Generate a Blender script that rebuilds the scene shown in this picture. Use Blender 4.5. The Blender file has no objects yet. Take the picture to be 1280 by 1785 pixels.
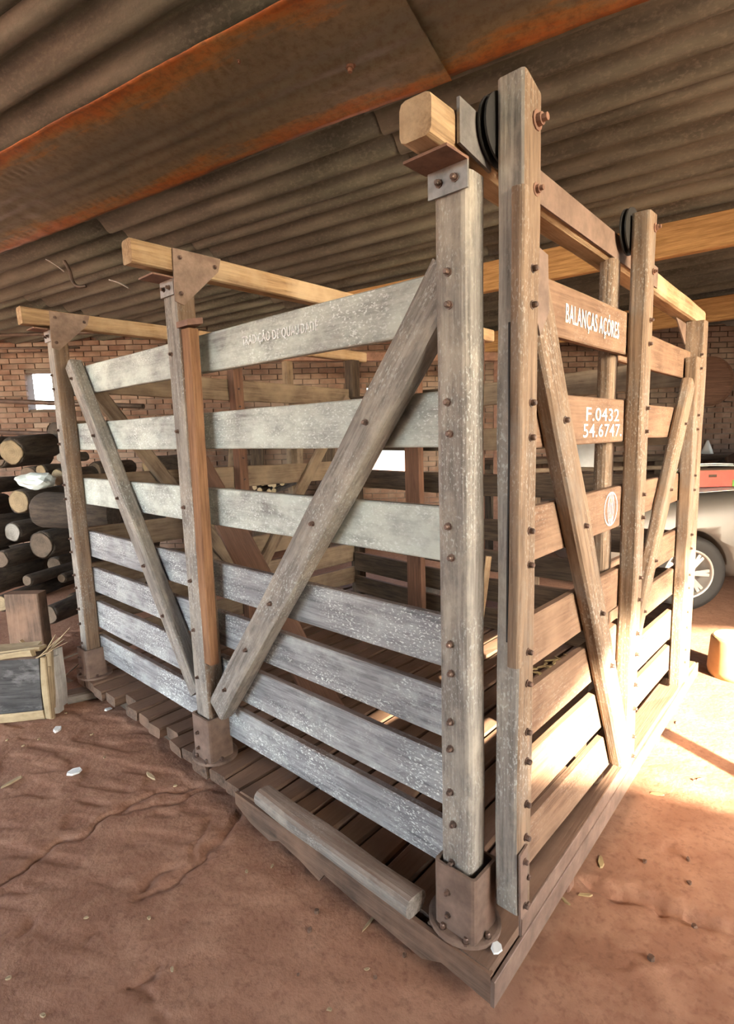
import bpy, bmesh, math, random
from mathutils import Vector as V, Matrix as M, noise as mnoise
random.seed(7)
C = bpy.context.scene.collection
# ------------------------------------------------------------------ camera
FP, PX, PY = 960.47, 699.29, 904.5
PITCH, ROLL, YAW = -0.1469, -0.0229, 0.7165
CAM = V((0.836, -1.1823, 1.3666))
fwd = V((-math.sin(YAW)*math.cos(PITCH), math.cos(YAW)*math.cos(PITCH), math.sin(PITCH)))
r0 = V((math.cos(YAW), math.sin(YAW), 0)); u0 = r0.cross(fwd)
right = math.cos(ROLL)*r0 + math.sin(ROLL)*u0
up = -math.sin(ROLL)*r0 + math.cos(ROLL)*u0
cd = bpy.data.cameras.new('camera'); cam = bpy.data.objects.new('camera', cd); C.objects.link(cam)
m3 = M((right, up, -fwd)).transposed()
cam.matrix_world = M.Translation(CAM) @ m3.to_4x4()
cd.sensor_fit = 'HORIZONTAL'; cd.sensor_width = 36; cd.lens = FP/1280*36
cd.shift_x = (640-PX)/1280; cd.shift_y = (PY-892.5)/1280
cd.clip_start = 0.02
bpy.context.scene.camera = cam
# ------------------------------------------------------------------ light
SUN = V((0.847, -0.359, 0.39)).normalized()
w = bpy.data.worlds.new('world'); bpy.context.scene.world = w; w.use_nodes = True
nt = w.node_tree; bg = nt.nodes['Background']
sky = nt.nodes.new('ShaderNodeTexSky'); sky.sky_type = 'NISHITA'; sky.sun_disc = False
sky.sun_elevation = math.asin(SUN.z); sky.sun_rotation = math.atan2(SUN.x, SUN.y)
sky.air_density = 1.0; sky.dust_density = 2.5
hs = nt.nodes.new('ShaderNodeHueSaturation'); hs.inputs['Saturation'].default_value = .8
nt.links.new(sky.outputs[0], hs.inputs['Color']); nt.links.new(hs.outputs[0], bg.inputs[0]); bg.inputs[1].default_value = 2.2
sl = bpy.data.lights.new('sun', 'SUN'); sl.energy = 42; sl.color = (1, .86, .64); sl.angle = math.radians(1.1)
so = bpy.data.objects.new('sun', sl); C.objects.link(so)
so.rotation_euler = SUN.to_track_quat('Z', 'Y').to_euler(); so.location = (6, 1, 6)
vs = bpy.context.scene.view_settings
vs.view_transform = 'Standard'; vs.look = 'None'; vs.exposure = 0.9; vs.gamma = 1; vs.use_curve_mapping = False
FLOOR = -0.15

def at(px, py, z=None, plane=None, dist=None):
    """point of the place seen in the photograph at px, py: on a level, on an x / y plane, or at a depth"""
    d = fwd + right*(px-PX)/FP - up*(py-PY)/FP
    if z is not None: t = (z-CAM.z)/d.z
    elif plane: a, v = plane; t = (v-CAM[a])/d[a]
    else: t = dist
    return CAM + d*t
# ------------------------------------------------------------------ materials
def nodes(name):
    m = bpy.data.materials.new(name); m.use_nodes = True; t = m.node_tree
    return m, t, t.nodes, t.links, t.nodes['Principled BSDF']
def coords(t, scale, kind='Object', rnd=True):
    tc = t.nodes.new('ShaderNodeTexCoord'); mp = t.nodes.new('ShaderNodeMapping')
    mp.inputs['Scale'].default_value = scale
    if rnd:
        oi = t.nodes.new('ShaderNodeObjectInfo'); mu = t.nodes.new('ShaderNodeVectorMath'); mu.operation = 'SCALE'
        cb = t.nodes.new('ShaderNodeCombineXYZ')
        for i in range(3): t.links.new(oi.outputs['Random'], cb.inputs[i])
        t.links.new(cb.outputs[0], mu.inputs[0]); mu.inputs['Scale'].default_value = 37.0
        ad = t.nodes.new('ShaderNodeVectorMath'); t.links.new(tc.outputs[kind], ad.inputs[0]); t.links.new(mu.outputs[0], ad.inputs[1])
        t.links.new(ad.outputs[0], mp.inputs[0])
    else: t.links.new(tc.outputs[kind], mp.inputs[0])
    return mp.outputs[0]
def noise_n(t, vec, scale, detail=6, rough=.6, dist=0):
    n = t.nodes.new('ShaderNodeTexNoise'); n.inputs['Scale'].default_value = scale
    n.inputs['Detail'].default_value = detail; n.inputs['Roughness'].default_value = rough; n.inputs['Distortion'].default_value = dist
    t.links.new(vec, n.inputs['Vector']); return n.outputs['Fac']
def ramp(t, fac, stops):
    r = t.nodes.new('ShaderNodeValToRGB'); e = r.color_ramp.elements
    e[0].position, e[0].color = stops[0][0], tuple(stops[0][1])+(1,)
    e[1].position, e[1].color = stops[1][0], tuple(stops[1][1])+(1,)
    for p, c in stops[2:]:
        x = e.new(p); x.color = tuple(c)+(1,)
    t.links.new(fac, r.inputs[0]); return r.outputs[0]
def mix(t, fac, a, b, mode='MIX'):
    m = t.nodes.new('ShaderNodeMix'); m.data_type = 'RGBA'; m.blend_type = mode
    if isinstance(fac, (int, float)): m.inputs[0].default_value = fac
    else: t.links.new(fac, m.inputs[0])
    for i, c in ((6, a), (7, b)):
        if isinstance(c, tuple): m.inputs[i].default_value = c+(1,)
        else: t.links.new(c, m.inputs[i])
    return m.outputs[2]
def bump(t, p, h, strength=.4, dist=.01):
    b = t.nodes.new('ShaderNodeBump'); b.inputs['Strength'].default_value = strength; b.inputs['Distance'].default_value = dist
    t.links.new(h, b.inputs['Height']); t.links.new(b.outputs[0], p.inputs['Normal'])
K = (0, 0, 0); W = (1, 1, 1)
def wood(name, dark, light, patch=None, patch_lo=.45, patch_hi=.65, speck=0, dust=None, rough=.85, lines=True):
    m, t, N, L, p = nodes(name)
    v = coords(t, (1.3, 14, 14)); g = noise_n(t, v, 3.2, 8, .65, .3)
    col = ramp(t, g, [(.3, dark), (.68, light)])
    v2 = coords(t, (2.0, 60, 60)); fine = noise_n(t, v2, 2.2, 4, .6)
    col = mix(t, ramp(t, fine, [(.30, (.45,)*3), (.52, W)]), tuple(c*.6 for c in dark), col) if lines else col
    if patch:
        b = noise_n(t, coords(t, (1, 1.8, 1.8)), 4.6, 8, .7)
        col = mix(t, ramp(t, b, [(patch_lo, K), (patch_hi, (.85,)*3)]), col, patch)
    if dust:
        b = noise_n(t, coords(t, (1, 1, 1)), 4.0, 6, .6)
        col = mix(t, ramp(t, b, [(.42, K), (.66, (.8,)*3)]), col, dust)
    if speck:
        s = noise_n(t, coords(t, (50, 100, 100)), 1.7, 3, .6)
        reg = noise_n(t, coords(t, (1.4, 2, 2)), 2.2, 4, .6)
        mu = t.nodes.new('ShaderNodeMath'); mu.operation = 'MULTIPLY'
        t.links.new(ramp(t, s, [(.565, K), (.61, W)]), mu.inputs[0]); t.links.new(ramp(t, reg, [(.42, K), (.6, W)]), mu.inputs[1])
        mu2 = t.nodes.new('ShaderNodeMath'); mu2.operation = 'MULTIPLY'; mu2.inputs[1].default_value = speck
        t.links.new(mu.outputs[0], mu2.inputs[0])
        col = mix(t, mu2.outputs[0], col, (.74, .78, .74))
    ge_ = t.nodes.new('ShaderNodeNewGeometry'); sx_ = t.nodes.new('ShaderNodeSeparateXYZ'); L.new(ge_.outputs['True Normal'], sx_.inputs[0])
    dn = t.nodes.new('ShaderNodeMath'); dn.operation = 'MULTIPLY'; L.new(ramp(t, sx_.outputs['Z'], [(.6, K), (.9, (.75,)*3)]), dn.inputs[0]); L.new(ramp(t, g, [(.25, W), (.75, (.5,)*3)]), dn.inputs[1])
    col = mix(t, dn.outputs[0], col, (.19, .108, .07))
    L.new(col, p.inputs['Base Color']); p.inputs['Roughness'].default_value = rough
    p.inputs['Specular IOR Level'].default_value = .25
    bump(t, p, fine, .5, .004)
    return m
def metal(name, c1, c2, rough=.6, scale=14, metallic=.25, c3=None):
    m, t, N, L, p = nodes(name)
    n = noise_n(t, coords(t, (1, 1, 1)), scale, 8, .65)
    st = [(.35, c1), (.62, c2)] + ([(.75, c3)] if c3 else [])
    L.new(ramp(t, n, st), p.inputs['Base Color']); p.inputs['Roughness'].default_value = rough; p.inputs['Metallic'].default_value = metallic
    bump(t, p, n, .3, .004); return m
def plain(name, c, rough=.6, metallic=0, var=.15):
    m, t, N, L, p = nodes(name)
    n = noise_n(t, coords(t, (1, 1, 1)), 9, 5, .6)
    L.new(ramp(t, n, [(.3, tuple(x*(1-var) for x in c)), (.7, tuple(min(1, x*(1+var)) for x in c))]), p.inputs['Base Color'])
    p.inputs['Roughness'].default_value = rough; p.inputs['Metallic'].default_value = metallic; return m
MT = {}
MT['pale'] = wood('pale_weathered_wood', (.18,.18,.165), (.42,.43,.40), (.58,.63,.55), .36, .60, .8)
MT['grey'] = wood('grey_speckled_wood', (.13,.13,.135), (.37,.37,.37), (.47,.49,.47), .48, .72, .95)
MT['post'] = wood('worn_post_wood', (.13,.115,.10), (.31,.285,.25), (.43,.38,.31), .48, .72, .3)
MT['gate'] = wood('dusty_brown_wood', (.115,.066,.042), (.225,.14,.09), None, speck=.10, dust=(.255,.165,.108))
MT['gatepost'] = wood('dusty_brown_post_wood', (.115,.078,.052), (.265,.185,.125), (.195,.17,.145), .5, .72, .2)
MT['beam'] = wood('orange_beam_wood', (.21,.13,.07), (.45,.31,.175), dust=(.49,.38,.25))
MT['batten'] = wood('orange_batten_wood', (.17,.085,.045), (.34,.185,.095))
MT['deck'] = wood('deck_wood', (.05,.034,.025), (.18,.12,.085), dust=(.24,.145,.095))
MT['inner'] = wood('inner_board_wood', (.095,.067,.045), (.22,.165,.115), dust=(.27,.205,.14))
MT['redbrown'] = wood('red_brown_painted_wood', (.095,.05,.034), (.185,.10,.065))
MT['rafter'] = wood('rafter_wood', (.26,.15,.06), (.50,.31,.14))
MT['charred'] = wood('charred_wood', (.03,.028,.027), (.10,.095,.09), (.20,.19,.18), .5, .66)
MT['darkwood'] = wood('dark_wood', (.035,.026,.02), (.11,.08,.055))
MT['steel'] = metal('rusty_painted_steel', (.125,.083,.062), (.225,.155,.118), .6, 12, .15, (.29,.215,.165))
MT['gusset'] = metal('greyish_rust_plate', (.17,.11,.08), (.29,.21,.16), .6, 16, .15)
MT['rust'] = metal('rust_steel', (.12,.06,.04), (.22,.12,.08), .7, 18, .1)
MT['bolt'] = metal('bolt_steel', (.05,.035,.028), (.16,.10,.075), .5, 60, .4)
MT['galv'] = metal('galvanised_plate', (.17,.16,.155), (.30,.28,.265), .45, 20, .5)
MT['rubber'] = plain('black_rubber', (.012,.011,.01), .7)
MT['whitepaint'] = plain('white_stencil_paint', (.85,.83,.78), .8)
def faint():
    m, t, N, L, p = nodes('faint_stencil_paint')
    n = noise_n(t, coords(t, (1, 1, 1)), 60, 3, .6)
    p.inputs['Base Color'].default_value = (.83,.85,.84,1); p.inputs['Roughness'].default_value = .85
    L.new(ramp(t, n, [(.34, (.35,)*3), (.48, (.9,)*3)]), p.inputs['Alpha']); return m
MT['faint'] = faint()
def soil():
    m, t, N, L, p = nodes('red_earth')
    v = coords(t, (1, 1, 1), rnd=False)
    a = noise_n(t, v, .9, 8, .62); b = noise_n(t, v, 7, 8, .65); c = noise_n(t, v, 45, 5, .6)
    col = ramp(t, a, [(.3, (.225,.108,.064)), (.7, (.36,.19,.12))])
    col = mix(t, ramp(t, b, [(.45, K), (.72, (.65,)*3)]), col, (.43,.25,.16))
    col = mix(t, ramp(t, c, [(.3, (.5,)*3), (.5, K)]), col, (.15,.07,.042))
    L.new(col, p.inputs['Base Color']); p.inputs['Roughness'].default_value = .82; p.inputs['Specular IOR Level'].default_value = .3
    ad = t.nodes.new('ShaderNodeMath'); ad.operation = 'MULTIPLY_ADD'; L.new(b, ad.inputs[0]); ad.inputs[1].default_value = 1.6; L.new(c, ad.inputs[2])
    bump(t, p, ad.outputs[0], .45, .010); return m
MT['soil'] = soil()
def fibre():
    m, t, N, L, p = nodes('grimy_corrugated_sheet')
    v = coords(t, (.5, 2.2, 2.2)); a = noise_n(t, v, 2.5, 8, .65); c = noise_n(t, coords(t, (6, 9, 9)), 6, 5, .65)
    col = ramp(t, a, [(.3, (.045,.050,.042)), (.7, (.185,.195,.16))])
    col = mix(t, ramp(t, c, [(.5, K), (.68, (.5,)*3)]), col, (.22,.21,.18))
    L.new(col, p.inputs['Base Color']); p.inputs['Roughness'].default_value = .5; p.inputs['Specular IOR Level'].default_value = .35
    bump(t, p, c, .3, .006); return m
MT['fibre'] = fibre()
def rustsheet():
    m, t, N, L, p = nodes('rust_streaked_sheet')
    tc = t.nodes.new('ShaderNodeTexCoord'); sp = t.nodes.new('ShaderNodeSeparateXYZ'); L.new(tc.outputs['Object'], sp.inputs[0])
    ab = t.nodes.new('ShaderNodeMath'); ab.operation = 'ABSOLUTE'; L.new(sp.outputs['Y'], ab.inputs[0])
    n = noise_n(t, coords(t, (1.1, 5, 5)), 2.0, 9, .68)
    ad = t.nodes.new('ShaderNodeMath'); ad.operation = 'MULTIPLY_ADD'; L.new(n, ad.inputs[0]); ad.inputs[1].default_value = .46; L.new(ab.outputs[0], ad.inputs[2])
    col = ramp(t, ad.outputs[0], [(.30, (.15,.145,.11)), (.46, (.20,.175,.115)), (.51, (.33,.18,.065)), (.57, (.38,.13,.035)), (.66, (.17,.05,.015))])
    f = noise_n(t, coords(t, (5, 5, 5)), 5, 7, .7)
    col = mix(t, ramp(t, f, [(.35, (.6,)*3), (.55, K)]), col, (.10,.065,.035))
    L.new(col, p.inputs['Base Color']); p.inputs['Roughness'].default_value = .38; p.inputs['Metallic'].default_value = .3
    bump(t, p, f, .3, .006); return m
MT['rustsheet'] = rustsheet()
def brickm():
    m, t, N, L, p = nodes('old_brick')
    v = coords(t, (1, 1, 1)); a = noise_n(t, v, 3.5, 7, .65); b = noise_n(t, v, .9, 4, .6)
    col = ramp(t, a, [(.3, (.06,.036,.026)), (.5, (.135,.074,.05)), (.7, (.22,.15,.11))])
    col = mix(t, ramp(t, b, [(.45, K), (.7, (.6,)*3)]), col, (.30,.25,.20))
    L.new(col, p.inputs['Base Color']); p.inputs['Roughness'].default_value = .9; return m
MT['brick'] = brickm()
MT['mortar'] = plain('mortar', (.12,.095,.075), .95)
def barkm():
    m, t, N, L, p = nodes('bark')
    g = noise_n(t, coords(t, (2, 9, 9)), 3, 8, .7)
    L.new(ramp(t, g, [(.3, (.012,.009,.007)), (.7, (.10,.075,.055))]), p.inputs['Base Color']); p.inputs['Roughness'].default_value = .95
    bump(t, p, g, .8, .02); return m
MT['bark'] = barkm()
def cutm(name, c1, c2):
    m, t, N, L, p = nodes(name)
    wv = t.nodes.new('ShaderNodeTexWave'); wv.wave_type = 'RINGS'; wv.rings_direction = 'X'; wv.inputs['Scale'].default_value = 18; wv.inputs['Distortion'].default_value = 2.5
    tc = t.nodes.new('ShaderNodeTexCoord'); L.new(tc.outputs['Object'], wv.inputs['Vector'])
    n = noise_n(t, coords(t, (1, 1, 1)), 10, 6, .65)
    col = mix(t, .14, ramp(t, n, [(.3, c1), (.7, c2)]), wv.outputs['Color'], 'MULTIPLY')
    L.new(col, p.inputs['Base Color']); p.inputs['Roughness'].default_value = .85; return m
MT['cutpale'] = cutm('pale_cut_wood', (.30,.22,.12), (.50,.385,.23))
MT['logcut'] = cutm('log_end_wood', (.15,.11,.06), (.31,.235,.135))
MT['logcutgrey'] = cutm('log_end_grey_wood', (.16,.145,.125), (.34,.32,.285))
MT['cutgrey'] = cutm('grey_cut_wood', (.30,.27,.23), (.55,.52,.46))
MT['cutdark'] = cutm('dark_cut_wood', (.06,.042,.028), (.15,.105,.07))
MT['carpaint'] = plain('silver_car_paint', (.13,.117,.102), .45, .1, .04)
MT['alloy'] = plain('alloy_rim', (.42,.40,.37), .4, .5, .05)
MT['glass'] = plain('dark_car_glass', (.02,.025,.03), .08)
MT['red'] = plain('red_print_card', (.55,.07,.045), .6)
MT['green'] = plain('green_print_card', (.12,.28,.04), .6)
MT['paper'] = plain('white_paper', (.72,.73,.70), .7)
MT['leaf'] = plain('dry_leaf', (.34,.25,.12), .7)
MT['stone'] = plain('dark_pebble', (.13,.075,.05), .9)
MT['plaster'] = plain('bucket_skin', (.46,.27,.12), .8)
MT['bag'] = plain('pale_plastic_bag', (.60,.68,.66), .35)
MT['pail'] = metal('dull_zinc', (.11,.11,.11), (.30,.30,.30), .45, 9, .5)
MT['pipe'] = metal('dark_pipe', (.03,.022,.018), (.09,.06,.045), .5, 9, .3)
# ------------------------------------------------------------------ builders
WM = {}
def place(o, mw, parent=None):
    if parent is not None:
        o.parent = parent; o.matrix_basis = WM[parent].inverted() @ mw
    else: o.matrix_basis = mw
    WM[o] = mw
def obj(name, me, mat, mw=None, parent=None, kind=None):
    o = bpy.data.objects.new(name, me); C.objects.link(o)
    if mat and not me.materials: me.materials.append(MT[mat] if isinstance(mat, str) else mat)
    place(o, mw or M.Identity(4), parent)
    if kind: o['kind'] = kind
    return o
def tag(o, label, cat, group=None, kind=None):
    o['label'] = label; o['category'] = cat
    if group: o['group'] = group
    if kind: o['kind'] = kind
    return o
def thing(name, loc, label, cat, group=None):
    o = bpy.data.objects.new(name, None); C.objects.link(o); o.empty_display_size = .1
    place(o, M.Translation(V(loc))); return tag(o, label, cat, group)
def mesh(name, vs_, fs, smooth=False):
    me = bpy.data.meshes.new(name); me.from_pydata([tuple(v) for v in vs_], [], fs); me.update()
    bm = bmesh.new(); bm.from_mesh(me); bmesh.ops.recalc_face_normals(bm, faces=bm.faces); bm.to_mesh(me); bm.free()
    if smooth: me.polygons.foreach_set('use_smooth', [True]*len(me.polygons))
    return me
def section(w_, h_, r, seg=2):
    pts = []
    for cx, cy, a0 in ((w_/2-r, h_/2-r, 0), (-w_/2+r, h_/2-r, 90), (-w_/2+r, -h_/2+r, 180), (w_/2-r, -h_/2+r, 270)):
        for k in range(seg+1):
            a = math.radians(a0+90*k/seg); pts.append((cx+r*math.cos(a), cy+r*math.sin(a)))
    return pts
SEED = [0]
def bar_mesh(L, w_, h_, r=.006, seg=1, n=6, wob=.002, taper=1.0, name='bar', cut=None):
    """a worn timber or bar: local x along its length (centred), y its width, z its height"""
    SEED[0] += 1; s = SEED[0]*3.71
    pts = section(w_, h_, r, seg); k = len(pts); vs_, fs = [], []
    for i in range(n+1):
        x = -L/2+L*i/n; tp = 1+(taper-1)*i/n
        for j, (a, b) in enumerate(pts):
            q = V((x*3+s, a*9, b*9+s)); dv = mnoise.noise_vector(q)*wob
            xo = x
            if cut and i == n: xo += cut*a/(w_/2)*.5
            if cut and i == 0: xo += cut*a/(w_/2)*.5
            vs_.append((xo+(dv.x*.8 if i in (0, n) else 0), a*tp+dv.y, b*tp+dv.z))
    for i in range(n):
        for j in range(k):
            a, b = i*k+j, i*k+(j+1) % k; fs.append((a, b, b+k, a+k))
    fs.append(tuple(range(k))); fs.append(tuple(range(n*k, n*k+k)))
    return mesh(name, vs_, fs)
def frame(p0, p1, up_):
    p0, p1 = V(p0), V(p1); x = (p1-p0).normalized(); z = V(up_); z = (z-x*z.dot(x)).normalized(); y = z.cross(x)
    m = M((x, y, z)).transposed().to_4x4(); m.translation = (p0+p1)/2; return m, (p1-p0).length
def bar(name, p0, p1, w_, h_, mat, parent=None, up_=(0, 0, 1), **kw):
    m, L = frame(p0, p1, up_)
    return obj(name, bar_mesh(L, w_, h_, name=name, **kw), mat, m, parent)
def box(name, lo, hi, mat, parent=None, r=.004, wob=0, **kw):
    lo, hi = V(lo), V(hi); d = hi-lo; ax = max(range(3), key=lambda i: d[i]); c = (lo+hi)/2
    e = V((0, 0, 0)); e[ax] = d[ax]/2
    if ax == 2: return bar(name, c-e, c+e, d.y, d.x, mat, parent, (1, 0, 0), r=r, wob=wob, **kw)
    return bar(name, c-e, c+e, d.y if ax == 0 else d.x, d.z, mat, parent, (0, 0, 1), r=r, wob=wob, **kw)
def lathe(prof, n=24, cap=True, name='lathe', jit=0, ax='z', smooth=True):
    vs_, fs = [], []; s = random.random()*50
    for i, (r, z) in enumerate(prof):
        for j in range(n):
            a = 2*math.pi*j/n; rr = r*(1+jit*mnoise.noise(V((math.cos(a)*1.3+s, math.sin(a)*1.3, z*2))))
            p = (rr*math.cos(a), rr*math.sin(a), z)
            vs_.append((p[2], p[0], p[1]) if ax == 'x' else p)
    for i in range(len(prof)-1):
        for j in range(n):
            a, b = i*n+j, i*n+(j+1) % n; fs.append((a, b, b+n, a+n))
    if cap: fs.append(tuple(range(n))); fs.append(tuple(range((len(prof)-1)*n, len(prof)*n)))
    me = mesh(name, vs_, fs, smooth)
    if smooth and cap:
        me.polygons[-1].use_smooth = False; me.polygons[-2].use_smooth = False
    return me
def plate(name, pts, nrm, th, mat, parent=None):
    """flat steel plate: polygon points in the place, thickened along nrm"""
    pts = [V(p) for p in pts]; c = sum(pts, V())/len(pts); nv = V(nrm).normalized()*th; k = len(pts)
    vs_ = [p-c for p in pts]+[p-c+nv for p in pts]
    fs = [tuple(range(k)), tuple(range(k, 2*k))]+[(i, (i+1) % k, (i+1) % k+k, i+k) for i in range(k)]
    return obj(name, mesh(name, vs_, fs), mat, M.Translation(c), parent)
def axis_m(p, d):
    return M.Translation(V(p)) @ V(d).to_track_quat('Z', 'Y').to_matrix().to_4x4()
BOLT = lathe([(.0105, -.004), (.0105, .002), (.0072, .002), (.0072, .011), (.005, .014)], 8, name='bolt', smooth=False)
BOLT.materials.append(MT['bolt'])
BIG = lathe([(.021, -.004), (.021, .003), (.013, .003), (.013, .014), (.008, .014), (.008, .026)], 10, name='big_bolt', smooth=False)
BIG.materials.append(MT['rust'])
def bolt(p, d, parent, me=BOLT, name='bolt', sc=1):
    o = bpy.data.objects.new(name, me); C.objects.link(o); place(o, axis_m(p, d) @ M.Scale(sc, 4), parent); return o
# ------------------------------------------------------------------ setting: floor, back wall, roof
FX0, FX1, FY0, FY1, FZ = -4.2, -4.2+.012*524, -1.35, -1.35+.012*254, FLOOR+.002
_o = [(-30, -25, FZ), (30, -25, FZ), (30, 30, FZ), (-30, 30, FZ), (FX0, FY0, FZ), (FX1, FY0, FZ), (FX1, FY1, FZ), (FX0, FY1, FZ)]
fo = obj('floor', mesh('floor', _o, [(0, 1, 5, 4), (1, 2, 6, 5), (2, 3, 7, 6), (3, 0, 4, 7)]), 'soil', kind='structure')
# trodden earth near the cage: real relief with its cracks and ruts
import numpy as np
rng = np.random.default_rng(3)
gx = FX0+.012*np.arange(525); gy = FY0+.012*np.arange(255); GX, GY = np.meshgrid(gx, gy, indexing='ij')
def vnoise(sx, sy, ang=0.0):
    ca, sa = math.cos(ang), math.sin(ang); a = (GX*ca+GY*sa)/sx+40; b = (-GX*sa+GY*ca)/sy+40
    R = rng.random((256, 256)); ia, ib = np.floor(a).astype(int), np.floor(b).astype(int); fa, fb_ = a-ia, b-ib
    fa = fa*fa*(3-2*fa); fb_ = fb_*fb_*(3-2*fb_); q = lambda i, j: R[i % 256, j % 256]
    return (q(ia, ib)*(1-fa)+q(ia+1, ib)*fa)*(1-fb_)+(q(ia, ib+1)*(1-fa)+q(ia+1, ib+1)*fa)*fb_
HZ_ = -.007+.004*vnoise(.6, .5)+.005*vnoise(.17, .10, .5)+.0035*vnoise(.07, .035, .5)+.0018*vnoise(.028, .024)
left_ = np.clip((-.6-GX)/.8, 0, 1); fl2 = vnoise(.16, .05, .45); HZ_ -= .006*left_*np.clip((fl2-.62)/.05, 0, 1)
wx = (vnoise(.09, .09)-.5)*.05+(vnoise(.03, .03)-.5)*.02; wy = (vnoise(.09, .09)-.5)*.05+(vnoise(.03, .03)-.5)*.02
for pts, w_, dp in (([(0, 1540), (50, 1515), (105, 1467), (150, 1455), (187, 1425), (215, 1402), (265, 1385), (345, 1371)], .013, .016), ([(210, 1415), (300, 1400), (370, 1372)], .012, .011),
    ([(417, 1415), (385, 1465), (345, 1507), (300, 1540), (240, 1570)], .012, .012), ([(365, 1430), (340, 1475), (335, 1495)], .012, .009), ([(295, 1512), (245, 1555)], .012, .012), ([(265, 1680), (255, 1705), (220, 1720), (260, 1740), (285, 1780)], .011, .010),
    ([(0, 1560), (60, 1545)], .011, .009), ([(1025, 1535), (1070, 1555), (1140, 1575), (1200, 1595), (1330, 1645)], .022, .030), ([(965, 1694), (1120, 1692), (1330, 1686)], .010, -.004), ([(60, 1610), (45, 1630)], .011, .01), ([(150, 1640), (180, 1610)], .011, .008)):
    P_ = [at(a, b, FLOOR) for a, b in pts]
    for p, q in zip(P_[:-1], P_[1:]):
        d = q-p; L2 = d.x*d.x+d.y*d.y; X_, Y_ = GX+wx-p.x, GY+wy-p.y
        t_ = np.clip((X_*d.x+Y_*d.y)/L2, 0, 1); D_ = np.hypot(X_-t_*d.x, Y_-t_*d.y)
        HZ_ = np.minimum(HZ_, HZ_.clip(max=.0)*.3-dp*np.exp(-(D_/w_)**2)+np.where(D_ > w_*2.2, 1, 0)) if dp > 0 else HZ_-dp*np.exp(-(D_/w_)**2)
for k_ in range(70):
    cx_, cy_, r_ = rng.uniform(-3, 1.9), rng.uniform(-1.2, 1.2), rng.uniform(.008, .022)
    HZ_ -= .008*np.exp(-((GX-cx_)**2+(GY-cy_)**2)/r_**2)*(1 if cx_ > .3 else .5)
ed = np.minimum.reduce([GX-gx[0], gx[-1]-GX, GY-gy[0], gy[-1]-GY]); HZ_ = np.where(ed < .2, HZ_*ed/.2, HZ_)
me = bpy.data.meshes.new('trodden_earth'); nx_, ny_ = len(gx), len(gy)
idx = np.arange(nx_*ny_).reshape(nx_, ny_); Q_ = np.stack([idx[:-1, :-1], idx[1:, :-1], idx[1:, 1:], idx[:-1, 1:]], -1).reshape(-1, 4)
me.vertices.add(nx_*ny_); me.vertices.foreach_set('co', np.stack([GX, GY, HZ_+FLOOR+.002], -1).astype(np.float32).ravel())
me.loops.add(Q_.size); me.loops.foreach_set('vertex_index', Q_.astype(np.int32).ravel()); me.polygons.add(len(Q_)); me.polygons.foreach_set('loop_start', np.arange(0, Q_.size, 4, dtype=np.int32))
me.update(calc_edges=True); me.validate(); me.polygons.foreach_set('use_smooth', [True]*len(me.polygons))
obj('trodden_earth', me, 'soil', M.Identity(4), fo)
RR = V((.754, .657, 0)).normalized(); FH = V((-.657, .754, 0)).normalized()
WO = V((CAM.x, CAM.y, 0))+FH*7.5                       # foot of the back wall straight ahead
def wp(s, z, d=0): return WO+RR*s+FH*d+V((0, 0, z))
WIN = [(-4.93, -4.52, 1.83, 2.335), (-.42, .15, .75, 2.05)]   # openings in the back wall: s0, s1, z0, z1
WT = 2.95
def wall_me(holes, s0, s1, z0, z1, d0, d1, name):
    ss = sorted({s0, s1}|{h[0] for h in holes}|{h[1] for h in holes}); vs_, fs = [], []
    for a, b in zip(ss[:-1], ss[1:]):
        zs = [z0, z1]
        for h in holes:
            if h[0] < b-1e-6 and h[1] > a+1e-6: zs = [z0, h[2], h[3], z1]
        for k in range(0, len(zs), 2):
            i = len(vs_)
            vs_ += [wp(x, z, d) for d in (d0, d1) for x, z in ((a, zs[k]), (b, zs[k]), (b, zs[k+1]), (a, zs[k+1]))]
            fs += [(i, i+1, i+2, i+3), (i+4, i+5, i+6, i+7)]+[(i+j, i+(j+1) % 4, i+(j+1) % 4+4, i+j+4) for j in range(4)]
    return mesh(name, vs_, fs)
wb = obj('wall_back', wall_me(WIN, -9.5, 7, FLOOR, WT, .03, .16, 'wall_back'), 'mortar', kind='structure')
BF = [(0, 1, 2, 3), (4, 5, 6, 7)]+[(k, (k+1) % 4, (k+1) % 4+4, k+4) for k in range(4)]
BRK = mesh('brick', [RR*x+FH*dd+V((0, 0, zz)) for dd in (0, .045) for x, zz in ((-.104, 0), (.104, 0), (.104, .058), (-.104, .058))], BF); BRK.materials.append(MT['brick'])
ONE = []                                                # the bricks that can be told apart at the left are objects, the rest one piece
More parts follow.
